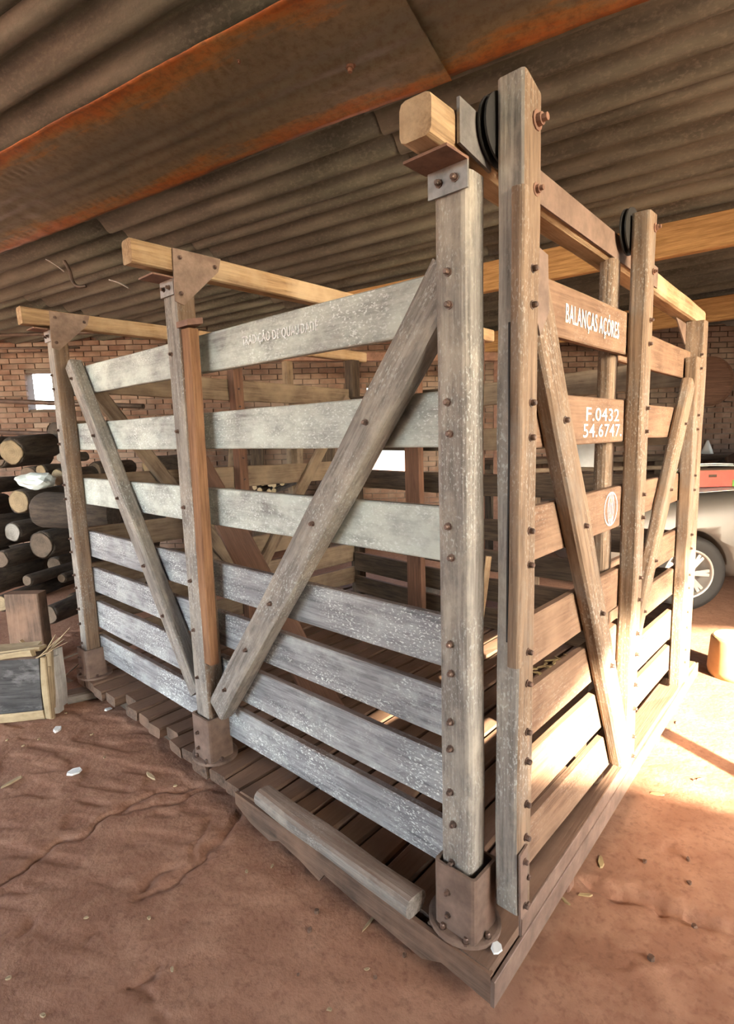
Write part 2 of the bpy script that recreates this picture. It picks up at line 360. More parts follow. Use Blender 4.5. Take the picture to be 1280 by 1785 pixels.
def bricks(name, smin, smax, parent):
    vs_, fs = [], []
    row = 0; z = FLOOR+.004
    while z < WT-.03:
        s = smin-(.11 if row % 2 else 0)
        while s < smax:
            a, b = s+.006, s+.214; s += .22; parts = [(a, b)]
            for h in WIN:
                if z+.06 > h[2] and z < h[3]:
                    parts = [q for (c, d) in parts for q in ((c, min(d, h[0])), (max(c, h[1]), d)) if q[1]-q[0] > .03]
            for c, d in parts:
                f = -random.uniform(0, .008); j = random.uniform(-.002, .002)
                if -5.7 < c < -3.75 and z > 1.25 and len(ONE) < 290:
                    if abs(d-c-.208) < .004: bme_ = BRK
                    else: bme_ = mesh('brick', [RR*x+FH*dd+V((0, 0, zz)) for dd in (0, .045) for x, zz in ((-(d-c)/2, 0), ((d-c)/2, 0), ((d-c)/2, .058), (-(d-c)/2, .058))], BF); bme_.materials.append(MT['brick'])
                    o = bpy.data.objects.new('brick', bme_); C.objects.link(o); place(o, M.Translation(wp((c+d)/2, z+j, f)), parent); ONE.append(o); continue
                i = len(vs_)
                vs_ += [wp(x, zz+j, dd) for dd in (f, .04) for x, zz in ((c, z), (d, z), (d, z+.058), (c, z+.058))]
                fs += [(i, i+1, i+2, i+3)]+[(i+k, i+(k+1) % 4, i+(k+1) % 4+4, i+k+4) for k in range(4)]
        z += .07; row += 1
    return obj(name, mesh(name, vs_, fs), 'brick', None, parent, 'stuff')
bricks('brick_courses', -9.4, 6.9, wb)
for n_, h in enumerate(WIN):
    wn = bpy.data.objects.new('window_%d' % (n_+1), None); C.objects.link(wn); place(wn, M.Translation(wp((h[0]+h[1])/2, h[2], .08))); wn['kind'] = 'structure'
    for nm, a, b in (('sill', (h[0]-.04, h[2]), (h[1]+.04, h[2])), ('lintel', (h[0]-.04, h[3]+.0), (h[1]+.04, h[3]+.0))):
        bar(nm, wp(a[0], a[1], .09), wp(b[0], b[1], .09), .14, .03, 'mortar', wn)
# roof: falls towards the back wall, sheets run along RD
RD = V((-.971, -.236, -.0405)).normalized(); RN = RD.cross(RR); RN = RN if RN.z > 0 else -RN; RN.normalize(); RV = RN.cross(RD).normalized()
RP = V((-8.015, 1.052, 2.671))
def rp(u, v, h=0): return RP+RD*u+RV*v+RN*h
ceil = bpy.data.objects.new('ceiling', None); C.objects.link(ceil); place(ceil, M.Translation(RP)); ceil['kind'] = 'structure'
RM = M((RD, RV, RN)).transposed().to_4x4()
def sheet_me(L, nw, pitch, amp, name, th=.006, per=8, rip=0):
    vs_, fs = [], []; k = nw*per+1; nx = 2 if not rip else 40
    for i in range(nx+1):
        for j in range(k):
            x = -L/2+L*i/nx; y = (j/per-nw/2)*pitch
            z = amp*math.cos(2*math.pi*j/per)+(rip*mnoise.noise(V((x*1.2, y*5, 3))) if rip else 0)
            vs_.append((x, y, z))
    m_ = len(vs_); vs_ += [(a, b, c+th) for a, b, c in vs_]
    for i in range(nx):
        for j in range(k-1):
            q = (i*k+j, i*k+j+1, (i+1)*k+j+1, (i+1)*k+j); fs.append(q); fs.append(tuple(x+m_ for x in q))
    for i in range(nx): fs.append((i*k, (i+1)*k, (i+1)*k+m_, i*k+m_)); fs.append((i*k+k-1, (i+1)*k+k-1, (i+1)*k+k-1+m_, i*k+k-1+m_))
    for j in range(k-1): fs.append((j, j+1, j+1+m_, j+m_)); a = nx*k; fs.append((a+j, a+j+1, a+j+1+m_, a+j+m_))
    return mesh(name, vs_, fs, True)
PITCH_R = .21; SH = sheet_me(2.55, 5, PITCH_R, .034, 'roof_sheet'); SH.materials.append(MT['fibre'])
def at_roof(u, v, h=0): 
    m = RM.copy(); m.translation = rp(u, v, h); return m
v = -7.8; ci = 0
while v < 9.5:
    for ui in range(-5, 2):
        u = ui*2.4-.9+(.35 if ci % 2 else 0)
        o = bpy.data.objects.new('roof_sheet', SH); C.objects.link(o)
        tilt = M.Rotation(.004, 4, 'Y'); mw = at_roof(u, v+.525, .055+(.010 if ci % 2 else 0)) @ tilt
        place(o, mw, ceil)
        dep = [((mw @ V((a, b, 0)))-WO).dot(FH) for a in (-1.28, 1.28) for b in (-.53, .53)]
        if min(dep) > .3: bpy.data.objects.remove(o); WM.pop(o, None); continue
        if max(dep) > .3:
            o.data = SH.copy(); bm_ = bmesh.new(); bm_.from_mesh(o.data); mi = mw.inverted()
            bmesh.ops.bisect_plane(bm_, geom=bm_.verts[:]+bm_.edges[:]+bm_.faces[:], plane_co=mi @ (WO+FH*.3), plane_no=mi.to_3x3() @ FH, clear_outer=True)
            bm_.to_mesh(o.data); bm_.free()
    v += 1.05-.10; ci += 1
# flat rust sheets hung under the corrugated roof
for k, (u0, u1, h) in enumerate(((-11.5, -6.93, .002), (-7.0, -2.2, -.010), (-2.3, 1.5, .002))):
    me = bpy.data.meshes.new('rust_sheet'); nx, ny = 260, 36; L = u1-u0; vs_, fs = [], []
    for i in range(nx+1):
        for j in range(ny+1):
            x = -L/2+L*i/nx; y = -.365+.73*j/ny
            z = .011*math.sin((y+.02*mnoise.noise(V((x*.9, 0, k))))*62)*max(0, 1-abs(y+.05)/.19)*(.35+.9*abs(mnoise.noise(V((x*.45, y*2, 7+k)))))+.012*mnoise.noise(V((x*1.5, y*4, k*5)))
            z += .006*math.sin(x*95+y*30)*max(0, 1-abs(y-(.20 if y > 0 else -.26))/.045)*min(1, max(0, mnoise.noise(V((x*.9, 1 if y > 0 else 4, k*3)))*2+.5))
            z += .004*mnoise.noise(V((x*9, y*9, k)))
            vs_.append((x, y, z))
    b = len(vs_); vs_ += [(p[0], p[1], p[2]+.003) for p in vs_]; K1 = ny+1
    for i in range(nx):
        for j in range(ny):
            q = (i*K1+j, i*K1+j+1, (i+1)*K1+j+1, (i+1)*K1+j); fs += [q, tuple(x+b for x in q)]
    for i in range(nx): fs += [(i*K1, (i+1)*K1, (i+1)*K1+b, i*K1+b), (i*K1+ny, (i+1)*K1+ny, (i+1)*K1+ny+b, i*K1+ny+b)]
    obj('rust_sheet', mesh('rust_sheet', vs_, fs, True), 'rustsheet', at_roof((u0+u1)/2, 1.905, h-.005), ceil)
bolt(rp(-6.62, 1.85, -.012), -RN, ceil, BIG, 'roof_bolt', 1.3)
bolt(rp(-6.2, 2.12, -.012), -RN, ceil, BIG, 'roof_bolt', .7)
# rafters and a tie under the roof
for n_, (vv, hh) in enumerate(((-.62, .25), (-2.75, .25))):
    bar('trim_%d' % (n_+1), rp(-10.5, vv, -.03-hh/2), rp((-4.9, -1.0)[n_], vv, -.03-hh/2), .06, hh, 'rafter', None, RN, n=20, wob=.004)['kind'] = 'structure'
# unseen wall added on the right, its opening cut to shape the sun patch
SX = 4.9
def sp(y, z): # follow the light from a lit point at x=.14 or elsewhere to the wall
    return (SX, y, z)
def sunto(p): t = (SX-p[0])/SUN.x; q = V(p)+SUN*t; return (SX, q.y, q.z)
upper = [sunto((.138, -.15, .50)), sunto((.138, .18, .52)), sunto((.138, .455, .585)), sunto((.138, .744, .70)), sunto((.138, .937, .83)), sunto((.06, 1.589, .96)), sunto((.06, 1.9, .86)), sunto((.06, 2.4, .66)), sunto((.06, 3.0, .1)), sunto((.06, 3.6, -.15))]
lower = [sunto((.138, .05, .46)), sunto((.16, .35, .31)), sunto((.17, .75, .08)), sunto((.142, 1.141, -.15)), sunto((2, 1.52, -.15)), sunto((4.5, 2.03, -.15))]
def slab(name, pts, th, mat):
    n_ = len(pts); return mesh(name, [(SX, y, z) for x, y, z in pts]+[(SX+th, y, z) for x, y, z in pts], [tuple(range(n_)), tuple(range(n_, 2*n_))]+[(i, (i+1) % n_, (i+1) % n_+n_, i+n_) for i in range(n_)])
jy = lower[-1][1]
yend = upper[-1][1]
low = [(SX, -12, FLOOR), (SX, jy+.2, FLOOR)]+lower[::-1]+[(SX, lower[0][1]-.2, lower[0][2]+.1), (SX, -12, lower[0][2]+.1)]
top = [(SX, -12, lower[0][2]+.1), (SX, upper[0][1]-.1, lower[0][2]+.1)]+upper+[(SX, yend, FLOOR), (SX, 9, FLOOR), (SX, 9, 4.3), (SX, -12, 4.3)]
obj('wall_sun_mask', slab('wall_sun_mask', low, .12, 'mortar'), 'mortar', kind='structure')
obj('wall_sun_mask.001', slab('wall_sun_mask', top, .12, 'mortar'), 'mortar', kind='structure')
# unseen wall added behind the camera, blocks sky light from the front right
bar('wall_sky_mask', (-.6, -4.6, 1.75), (SX, -4.6, 1.75), .15, 3.8, 'mortar', None, (0, 0, 1))['kind'] = 'structure'
# left side wall far beyond the logs
lw0 = wp(-9.4, 0, .1); 
bar('wall_left', V((lw0.x, lw0.y, 1.4)), V((lw0.x+.6, lw0.y-12, 1.4)), .2, 3.1, 'brick')['kind'] = 'structure'
# ------------------------------------------------------------------ the cattle scale
LEV = [1.78, 1.6365, 1.4828, 1.3374, 1.1788, 1.03, .8718, .7233, .6577, .5114, .4551, .2943, .2457, .10]
PAIRS = [(LEV[i], LEV[i+1]) for i in range(0, 14, 2)]
cage = thing('livestock_scale', (-1.3, 1.0, FLOOR), 'weathered wooden cattle scale cage with slatted sides on a low plank platform', 'livestock scale')
def skew(x, y): return x-.035*max(y, 0)
# platform
pw = .127; x = -2.86; i = 0
while x < .17:
    w_ = pw*random.uniform(.82, 1.12); 
    if x+w_ > .12: w_ = .185-x
    xa = x+w_/2; y0 = -.092+random.uniform(-.022, .018)+(.05 if i in (5, 9) else 0); y1 = 2.32+random.uniform(-.03, .03)
    if x < -2.75: y0 += .03
    bar('platform_plank', (xa, y0, -.03+random.uniform(-.005, .004)), (skew(xa, y1), y1, -.03+random.uniform(-.005, .004)), w_-.011, .055, 'deck', cage, r=.009, n=14, wob=.011)
    x += w_; i += 1
for y in (.06, 1.1, 2.12):
    bar('platform_bearer', (-2.72, y, -.104), (.07, y, -.104), .11, .092, 'darkwood', cage, wob=.004)
bar('platform_edge_angle', (.190, -.125, -.056), (.096, 2.36, -.056), .012, .078, 'steel', cage, wob=.0015, n=12, r=.002)
for y in (.42, 1.52):
    bar('steel_foot', (.185-.037*y-.03, y, FLOOR+.001), (.185-.037*y-.03, y, -.085), .05, .05, 'rust', cage, (1, 0, 0))
# front edge fascia: broken splintered strip below the deck ends, near end
fas = [(-1.0, -.062), (-.9, -.10), (-.78, -.115), (-.72, -.085), (-.60, -.10), (-.50, -.125), (-.47, -.085), (-.33, -.10), (-.2, -.11), (-.05, -.12), (.02, -.085), (.18, -.10)]
plate('splintered_edge_board', [(x, -.118, -.012) for x in (-1.0, .18)][::1]+[(x, -.118, z) for x, z in fas[::-1]], (0, 1, 0), .014, 'deck', cage)
POST = {}
def post(key, x0, x1, y0, y1, z0, z1, mat, r=.012, wob=.004, **kw):
    o = bar('post', ((x0+x1)/2, (y0+y1)/2, z0), ((x0+x1)/2, (y0+y1)/2, z1), y1-y0, x1-x0, mat, cage, (1, 0, 0), r=r, seg=3, n=14, wob=wob, **kw)
    POST[key] = o; return o
post('A', -2.668, -2.572, -.08, -.002, .01, 1.965, 'post'); post('B', -1.328, -1.222, -.08, -.002, .01, 1.965, 'post'); post('C', -.006, .096, -.08, -.002, .01, 1.955, 'post', .02)
# front boards
for pi, (zt, zb) in enumerate(PAIRS):
    for (x0, x1) in ((-2.62, -1.29), (-1.26, .03)):
        bar('front_board', (x0, .0155, (zt+zb)/2), (x1, .0155, (zt+zb)/2), .03, zt-zb, 'pale' if pi < 3 else 'grey', cage, r=.004, n=10, wob=.0025)
for key, xc in (('A', -2.632), ('B', -1.292), ('C', .036)):
    for zt, zb in PAIRS:
        for z in ((zt-.035, zb+.035) if key != 'B' else ((zt+zb)/2,)):
            bolt((xc+random.uniform(-.006, .006), -.081, z), (0, -1, 0), POST[key], sc=1 if key == 'C' else .85)
def brace(p0, p1, w_, th, mat, nrm, r=.012, wob=.004, taper=1.0):
    return bar('brace', p0, p1, w_, th, mat, cage, nrm, r=r, seg=2, n=12, wob=wob, taper=taper)
b1 = brace((-2.44, -.036, 1.785), (-1.365, -.036, .27), .085, .066, 'post', (0, -1, 0))
b2 = brace((-1.19, -.038, .255), (.03, -.038, 1.757), .112, .07, 'post', (0, -1, 0), .016, .007)
for zt, zb in PAIRS:
    z = (zt+zb)/2
    for b, (xa, za, xb, zb2) in ((b1, (-2.44, 1.785, -1.365, .27)), (b2, (-1.19, .255, .03, 1.757))):
        f = (z-za)/(zb2-za)
        if .03 < f < .93: bolt((xa+(xb-xa)*f, -.0745 if b is b2 else -.0705, z), (0, -1, 0), b, sc=.9)
# batten beside the middle post with its bracket
bt = bar('batten', (-1.186, -.056, 1.79), (-1.21, -.06, .455), .04, .06, 'batten', cage, (1, 0, 0), r=.003, n=8, wob=.002)
plate('batten_bracket', [(-1.222, -.09, 1.795), (-1.14, -.09, 1.795), (-1.10, -.05, 1.80), (-1.222, -.02, 1.80)], (0, 0, 1), .022, 'rust', cage)
# sockets with flange and bolts
for key, xc in (('A', -2.62), ('B', -1.275), ('C', .052)):
    h = .17 if key == 'A' else .195
    sk = bpy.data.objects.new('socket', None)
    vs_, fs = [], []
    pts_o = section(.135, .115, .012, 2); pts_i = section(.118, .098, .008, 2); k = len(pts_o)
    for z, pts in ((0, pts_o), (h, pts_o), (h, pts_i), (.02, pts_i)):
        vs_ += [(a, b, z) for a, b in pts]
    for q in range(3): fs += [(q*k+j, q*k+(j+1) % k, (q+1)*k+(j+1) % k, (q+1)*k+j) for j in range(k)]
    s = obj('socket', mesh('socket', vs_, fs), 'steel', M.Translation((xc, -.042, .012)), cage)
    fl_ = lathe([(.128, 0), (.128, .012), (.118, .014)], 28, name='flange', smooth=False)
    obj('flange', fl_, 'steel', M.Translation((xc-.012, -.032, .001)) @ M.Diagonal((.84, .72, 1, 1)), s)
    for dx, dy in ((-.035, -.070), (.04, -.066), (.077, -.015)): bolt((xc+dx, -.035+dy, .014), (0, 0, 1), s, sc=1.05)
    for dz in (.06, .13): bolt((xc-.02, -.1, dz), (0, -1, 0), s, sc=.9)
# cross beams over the posts (run front to back) with gussets and brackets
def back(y): return y
BY = 2.09
beamA = bar('cross_beam', (-2.60, -.215, 2.035), (-2.64, 2.36, 2.06), .075, .085, 'beam', cage, n=14, r=.013, seg=2, wob=.004)
beamB = bar('cross_beam', (-1.26, -.235, 2.045), (-1.30, 2.26, 2.05), .075, .085, 'beam', cage, n=14, r=.013, seg=2, wob=.004)
beamC = bar('cross_beam', (.052, -.21, 2.02), (.03, 2.2, 1.955), .085, .085, 'beam', cage, n=14, r=.016, seg=2, wob=.004)
rl = plate('rail_plate', [(.0965, .05, 2.058), (.0855, 1.30, 2.024), (.0855, 1.30, 1.945), (.0965, .05, 1.975)], (1, 0, 0), .006, 'steel', cage)
rl.name = 'wheel_rail'
for key, x in (('A', -2.572), ('B', -1.222)):
    zt = 2.083 if key == 'B' else 2.073
    g = plate('gusset_plate', [(x+.001, -.085, zt), (x+.001, .115, zt+.002), (x+.001, .10, zt-.05), (x+.001, -.055, zt-.20), (x+.001, -.09, zt-.19)], (1, 0, 0), .006, 'gusset', cage)
    for dy, dz in ((-.06, -.03), (.085, -.035), (-.065, -.16)): bolt((x+.007, dy, zt+dz), (1, 0, 0), g, sc=.85)
for key, x0, x1, z in (('A', -2.668, -2.575, 1.965), ('B', -1.328, -1.225, 1.965), ('C', -.01, .10, 1.955)):
    br = plate('bracket', [(x0, -.083, z-.045), (x1, -.083, z-.045), (x1, -.083, z+.012), (x0, -.083, z+.012)], (0, -1, 0), .006, 'galv', cage)
    plate('bracket_flange', [(x0-.01, -.083, z+.012), (x1, -.083, z+.012), (x1, -.165, z+.012), (x0-.01, -.165, z+.012)], (0, 0, 1), .006, 'rust', br)
    for f in (.3, .7): bolt((x0+(x1-x0)*f, -.09, z-.017), (0, -1, 0), br, sc=.95)
plate('end_plate', [(.098, -.125, 2.075), (.098, -.005, 2.065), (.098, .0, 1.965), (.098, -.125, 1.985)], (1, 0, 0), .008, 'galv', cage)
# back posts and fixed half of the right end
post('H', .03, .118, 1.985, 2.07, -.0, 1.915, 'gatepost', .006)
post('Bb', -1.33, -1.235, 2.02, 2.10, -.0, 2.005, 'redbrown'); post('Ab', -2.66, -2.56, 2.14, 2.23, 0, 2.015, 'darkwood')
post('F', .068, .122, 1.865, 1.955, .02, 1.725, 'gatepost', .006); post('I', .044, .098, .80, .875, 0, 1.955, 'gatepost', .018)
plate('corner_gusset', [(.03, 1.98, 1.905), (.03, 1.98, 1.80), (.03, 1.80, 1.91)], (1, 0, 0), .006, 'steel', cage)
for pi, (zt, zb) in enumerate(PAIRS):
    o = .012*math.sin(pi*2.1)
    bar('end_board', (.058, .83, (zt+zb)/2-.008+o), (.046, 1.985, (zt+zb)/2-.012+o), .028, zt-zb-.005, 'gate', cage, r=.004, n=8, wob=.0025)
    for z in (zt-.04, zb+.035): bolt((.1225, 1.935, z), (1, 0, 0), POST['F'], sc=.8)
bp = bar('brace', (.092, 1.845, 1.60), (.092, .97, .18), .085, .05, 'gatepost', cage, (1, 0, 0), r=.012, seg=2, n=10, wob=.004)
for z in (1.40, 1.1, .8, .6): bolt((.118, .97+(z-.18)/1.42*.875, z), (1, 0, 0), bp, sc=.8)
# left end of the cage seen through the front, with mid post and braces
post('Am', -2.60, -2.53, .985, 1.055, 0, 2.0, 'redbrown', .004)
for z in (1.72, 1.60, 1.40, 1.25, 1.1): bolt((-2.529, 1.02, z), (1, 0, 0), POST['Am'], sc=.9)
for pi, (zt, zb) in enumerate(PAIRS):
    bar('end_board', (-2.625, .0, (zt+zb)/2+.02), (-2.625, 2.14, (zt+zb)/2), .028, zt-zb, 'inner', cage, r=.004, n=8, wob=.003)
bar('brace', (-2.585, .06, 1.75), (-2.585, .92, .5), .085, .045, 'inner', cage, (1, 0, 0), r=.01, n=8)
bar('brace', (-2.585, 2.1, 1.7), (-2.585, 1.12, .4), .085, .045, 'inner', cage, (1, 0, 0), r=.01, n=8)
# back side boards and its steel coloured posts
for pi, (zt, zb) in enumerate(PAIRS):
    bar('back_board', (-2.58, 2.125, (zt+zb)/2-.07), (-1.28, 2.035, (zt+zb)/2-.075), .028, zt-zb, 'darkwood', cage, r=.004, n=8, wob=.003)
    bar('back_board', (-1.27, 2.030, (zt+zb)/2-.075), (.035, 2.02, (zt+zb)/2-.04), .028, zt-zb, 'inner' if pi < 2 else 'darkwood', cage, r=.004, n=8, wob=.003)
post('br', -1.80, -1.665, 1.90, 1.955, 0.0, 1.98, 'redbrown', .004)
# ------------------------------------------------------------------ sliding gate
gate = thing('sliding_gate', (.17, .42, .05), 'brown dusty timber gate hung on wheels across the near half of the cage end', 'gate')
def gpart(name, *a, **k): return bar(name, *a, **k)
gd = bar('gate_post', (.172, .008, .095), (.174, .008, 2.118), .076, .068, 'post', gate, (1, 0, 0), r=.009, seg=2, n=16, wob=.005, taper=1.02, cut=.03)
ge = bar('gate_post', (.168, .872, .125), (.170, .872, 2.09), .082, .062, 'gatepost', gate, (1, 0, 0), r=.010, seg=2, n=16, wob=.004)
for pi, (zt, zb) in enumerate(PAIRS):
    z0 = (zt+zb)/2-.008
    gb = bar('gate_board', (.1235, .038, z0), (.1215, .905, z0+.006), .028, zt-zb, 'gate', gate, r=.004, n=8, wob=.0025)
    for z in (zt-.035, zb+.03):
        bolt((.2075, .012, z-.008), (1, 0, 0), gd); bolt((.2005, .876, z), (1, 0, 0), ge, sc=.85)
    f = (1.68-z0)/1.52
    if 0 < f < 1 and pi in (1, 2, 3, 4): bolt((.1925, .095+.745*f, z0), (1, 0, 0), gd, sc=1)
    if pi == 0: txtboard = gb
    if pi == 1: txtboard2 = gb
    if pi == 2: txtboard3 = gb
bar('split_sliver', (.1935, -.0215, .80), (.1945, -.0215, 1.9), .034, .034, 'gatepost', gate, (1, 0, 0), r=.010, seg=3, n=16, wob=.005)
box('split_crack', (.170, -.0325, .86), (.1755, -.026, 1.62), 'rubber', gate, r=.001, n=14, wob=.003)
gbr = bar('brace', (.165, .06, 1.77), (.166, .845, .135), .10, .054, 'gatepost', gate, (1, 0, 0), r=.014, seg=2, n=12, wob=.004)
plate('brace_plate', [(.1925, .045, 1.80), (.1925, .11, 1.79), (.1925, .12, 1.66), (.1925, .075, 1.60), (.1925, .045, 1.66)], (1, 0, 0), .004, 'steel', gate)
gr = bar('gate_bottom_rail', (.213, -.022, .075), (.168, .965, .060), .008, .055, 'steel', gate, n=8, r=.002, wob=.001)
st = plate('foot_strap', [(.2085, -.030, .29), (.2085, .010, .30), (.2085, .012, .10), (.2085, .03, .06), (.2085, -.024, .05)], (1, 0, 0), .006, 'steel', gate)
bolt((.2145, -.008, .262), (1, 0, 0), st, sc=.9); bolt((.2145, -.005, .13), (1, 0, 0), st, sc=.9)
for y, p in ((.008, gd), (.872, ge)):
    wme = lathe([(.055, -.012), (.075, -.011), (.075, -.006), (.05, -.002), (.05, .002), (.075, .006), (.075, .011), (.055, .012)], 28, name='wheel', smooth=False)
    obj('hanger_wheel', wme, 'rubber', axis_m((.123, y, 2.048), (1, 0, 0)), gate)
    bolt((.2095 if p is gd else .202, y+.012, 2.045), (1, 0, 0), p, BIG, sc=1 if p is gd else .7)
    bolt((.2095 if p is gd else .202, y+.012, 1.905), (1, 0, 0), p, BIG, sc=.7 if p is gd else .5)
def two_tone(o, mat, axis):
    o.data.materials.append(MT[mat]); mw = WM[o].to_3x3()
    for f in o.data.polygons:
        if (mw @ f.normal).dot(V(axis)) > .62: f.material_index = 1
for o in (gd, ge): two_tone(o, 'gatepost', (1, 0, 0))
for k in ('A', 'B'): two_tone(POST[k], 'gatepost', (1, 0, 0))
# ------------------------------------------------------------------ stencilled lettering
def text(name, s, p, dx, dz, w_, h_, mat, parent):
    cu = bpy.data.curves.new(name, 'FONT'); cu.body = s; cu.extrude = .0004; cu.offset = .003; cu.space_character = 1.06; cu.align_x = 'CENTER'; cu.align_y = 'CENTER'; cu.resolution_u = 3
    o = bpy.data.objects.new(name, cu); C.objects.link(o)
    dg = bpy.context.evaluated_depsgraph_get(); me = bpy.data.meshes.new_from_object(o.evaluated_get(dg)); bpy.data.objects.remove(o)
    xs = [v.co.x for v in me.vertices]; ys = [v.co.y for v in me.vertices]
    sx, sy = w_/(max(xs)-min(xs)), h_/(max(ys)-min(ys)); cx, cy = (max(xs)+min(xs))/2, (max(ys)+min(ys))/2
    for v_ in me.vertices: v_.co.x = (v_.co.x-cx)*sx; v_.co.y = (v_.co.y-cy)*sy
    X = V(dx).normalized(); Y = V(dz).normalized(); Z = X.cross(Y)
    m = M((X, Y, Z)).transposed().to_4x4(); m.translation = V(p)
    me.name = name; return obj(name, me, mat, m, parent)
text('lettering', 'BALANÇAS AÇÔRES'.replace('Ô', 'Ó'), (.1395, .545, 1.702), (0, 1, .006), (0, 0, 1), .41, .078, 'whitepaint', txtboard)
text('lettering', 'F.0432', (.1390, .64, 1.425), (0, 1, 0), (0, 0, 1), .28, .042, 'whitepaint', txtboard2)
text('lettering', '54.6747.', (.1390, .645, 1.374), (0, 1, 0), (0, 0, 1), .33, .042, 'whitepaint', txtboard2)
# tall oval emblem
bmv, bmf = [], []
def ring(cy, cz, ry, rz, t):
    n_ = 32; i0 = len(bmv)
    for k in range(n_):
        a = 2*math.pi*k/n_; bmv.append((0, cy+ry*math.cos(a), cz+rz*math.sin(a))); bmv.append((0, cy+(ry-t)*math.cos(a), cz+(rz-t)*math.sin(a)))
    for k in range(n_):
        a, b = i0+2*k, i0+2*((k+1) % n_); bmf.append((a, a+1, b+1, b))
ring(0, 0, .062, .060, .005); ring(0, 0, .030, .058, .005)
for dy in (-.012, 0, .012): i0 = len(bmv); bmv += [(0, dy-.002, -.05), (0, dy+.002, -.05), (0, dy+.002, .05), (0, dy-.002, .05)]; bmf.append((i0, i0+1, i0+2, i0+3))
obj('emblem', mesh('emblem', bmv, bmf), 'faint', M.Translation((.1388, .735, 1.103)), txtboard3)
fb = [o for o in cage.children if o.name.startswith('front_board')]
text('lettering', 'TRADIÇÃO DE QUALIDADE', (-.72, -.0030, 1.718), (1, 0, -.012), (0, 0, 1), .41, .046, 'faint', fb[1])
# ------------------------------------------------------------------ things lying about the platform
t = bar('loose_slab', (-.835, -.095, .035), (-.075, -.112, .035), .085, .06, 'post', None, n=14, r=.026, seg=3, wob=.010)
tag(t, 'loose rounded grey timber slab lying along the platform front edge', 'timber')
t = bar('support_block', at(118, 1215, FLOOR+.03), at(158, 1205, FLOOR+.03)+V((.03, .03, 0)), .11, .055, 'post', None, n=5, r=.01, wob=.006)
tag(t, 'small wooden block on the earth under the far left platform corner', 'block')
pl0, pl1 = at(296, 800, plane=(0, -2.55)), at(575, 1243, 0.03)
t = bar('leaning_plank', pl1+V((0, 0, .0)), V((-2.45, .62, 1.25)), .16, .03, 'redbrown', None, V((1, -.6, 1)), n=8, wob=.002)
tag(t, 'wide red-brown plank leaning inside the cage behind the front boards', 'plank')
# bucket-shaped log stump in the sun
st_p = at(1279, 1176, FLOOR); 
sm = lathe([(.142, 0), (.150, .04), (.143, .16), (.138, .235), (.130, .25)], 32, name='stump', jit=.03)
s_ = obj('stump', sm, 'plaster', M.Translation(st_p)); tag(s_, 'round orange-brown wooden block standing in the sun beside the platform end', 'stump')
obj('cut_face', lathe([(.128, 0), (.12, .004)], 32, name='cut_face', jit=.03), 'cutpale', M.Translation(st_p+V((0, 0, .249))), s_)
# ------------------------------------------------------------------ log pile at the left
def log(p, d, L, r, cut, label, grp=None, cat='log', seed=0):
    p = V(p); d = V(d).normalized()
    prof = [(r*.93, 0), (r, .02), (r*1.02, L*.3), (r*.97, L*.6), (r*.98, L)]
    m = axis_m(p, d); m = M.Translation(p) @ d.to_track_quat('X', 'Z').to_matrix().to_4x4()
    o = obj('log', lathe(prof, 18, name='log', jit=.16, ax='x'), 'bark', m); tag(o, label, cat, grp)
    obj('cut_face', lathe([(r*.92, -.004), (r*.80, -.007)], 18, name='cut_face', jit=.15, ax='x'), cut, m, o)
    return o
def lp(px, py, dist): return at(px, py, dist=dist)
bk = FH+V((-.25, 0, 0))
LD = (-.5, .85, .0)
LOGS = [
 (20, 788, 4.75, .115, 'logcut', (-.6, .75, .1), .5, 'log with a round ochre cut end at the top left of the pile'),
 (33, 875, 4.55, .105, 'logcut', LD, .6, 'log with the palest yellow cut end, lower left of the plastic bag'),
 (72, 820, 4.75, .068, 'logcut', LD, .4, 'thin log with a pale cut end directly above the plastic bag'),
 (101, 832, 4.65, .072, 'logcut', LD, .4, 'thin log with an orange-pale cut end at the right of the plastic bag'),
 (106, 798, 4.95, .055, 'logcutgrey', LD, .3, 'thinnest log with a greyish end, topmost beside the corner post'),
 (72, 888, 4.20, .135, 'logcutgrey', (.75, .55, -.05), .6, 'thick log turned sideways with a whitish sawn end beside the corner post'),
 (72, 950, 4.62, .135, 'cutdark', LD, .8, 'fat log with a brown cut end in the middle of the pile'),
 (48, 1012, 4.5, .155, 'cutdark', LD, .8, 'fattest log with a blackened end low in the pile'),
 (2, 975, 4.5, .075, 'cutdark', LD, .7, 'dark log at the left border between the fat logs'),
 (3, 1052, 4.4, .075, 'logcut', (-.6, .8, 0), .6, 'split pale log at the left border low in the pile'),
 (108, 1008, 4.75, .11, 'cutdark', LD, .7, 'dark log half hidden behind the corner post'),
 (22, 928, 4.62, .085, 'logcutgrey', LD, .7, 'grey barked log under the yellow-ended log'),
 (95, 752, 5.4, .12, 'cutdark', (.9, .35, .0), .9, 'weathered grey log lying crosswise on top of the pile'),
 (3, 845, 5.0, .085, 'cutdark', LD, .5, 'dark log at the left border above the yellow-ended log'),
 (86, 1072, 4.55, .115, 'cutdark', LD, .8, 'black log on the ground at the bottom of the pile'),
 (126, 1048, 5.0, .095, 'cutdark', LD, .6, 'black log at the bottom of the pile behind the corner post'),
 (140, 905, 5.2, .12, 'cutdark', LD, .6, 'dark log seen behind the left corner post at mid height'),
 (150, 985, 5.2, .12, 'cutdark', LD, .6, 'dark log seen behind the left corner post lower down'),
 (190, 850, 5.6, .12, 'cutdark', LD, .6, 'dark log seen through the left gap above the third slat'),
 (265, 815, 5.8, .12, 'logcut', LD, .6, 'brown-ended log seen through the left panel gap'),
 (215, 915, 5.6, .14, 'cutdark', LD, .6, 'dark log seen through the left gap under the third slat'),
 (240, 1000, 5.6, .14, 'cutdark', LD, .6, 'dark log seen through the left gap under the fourth slat')]
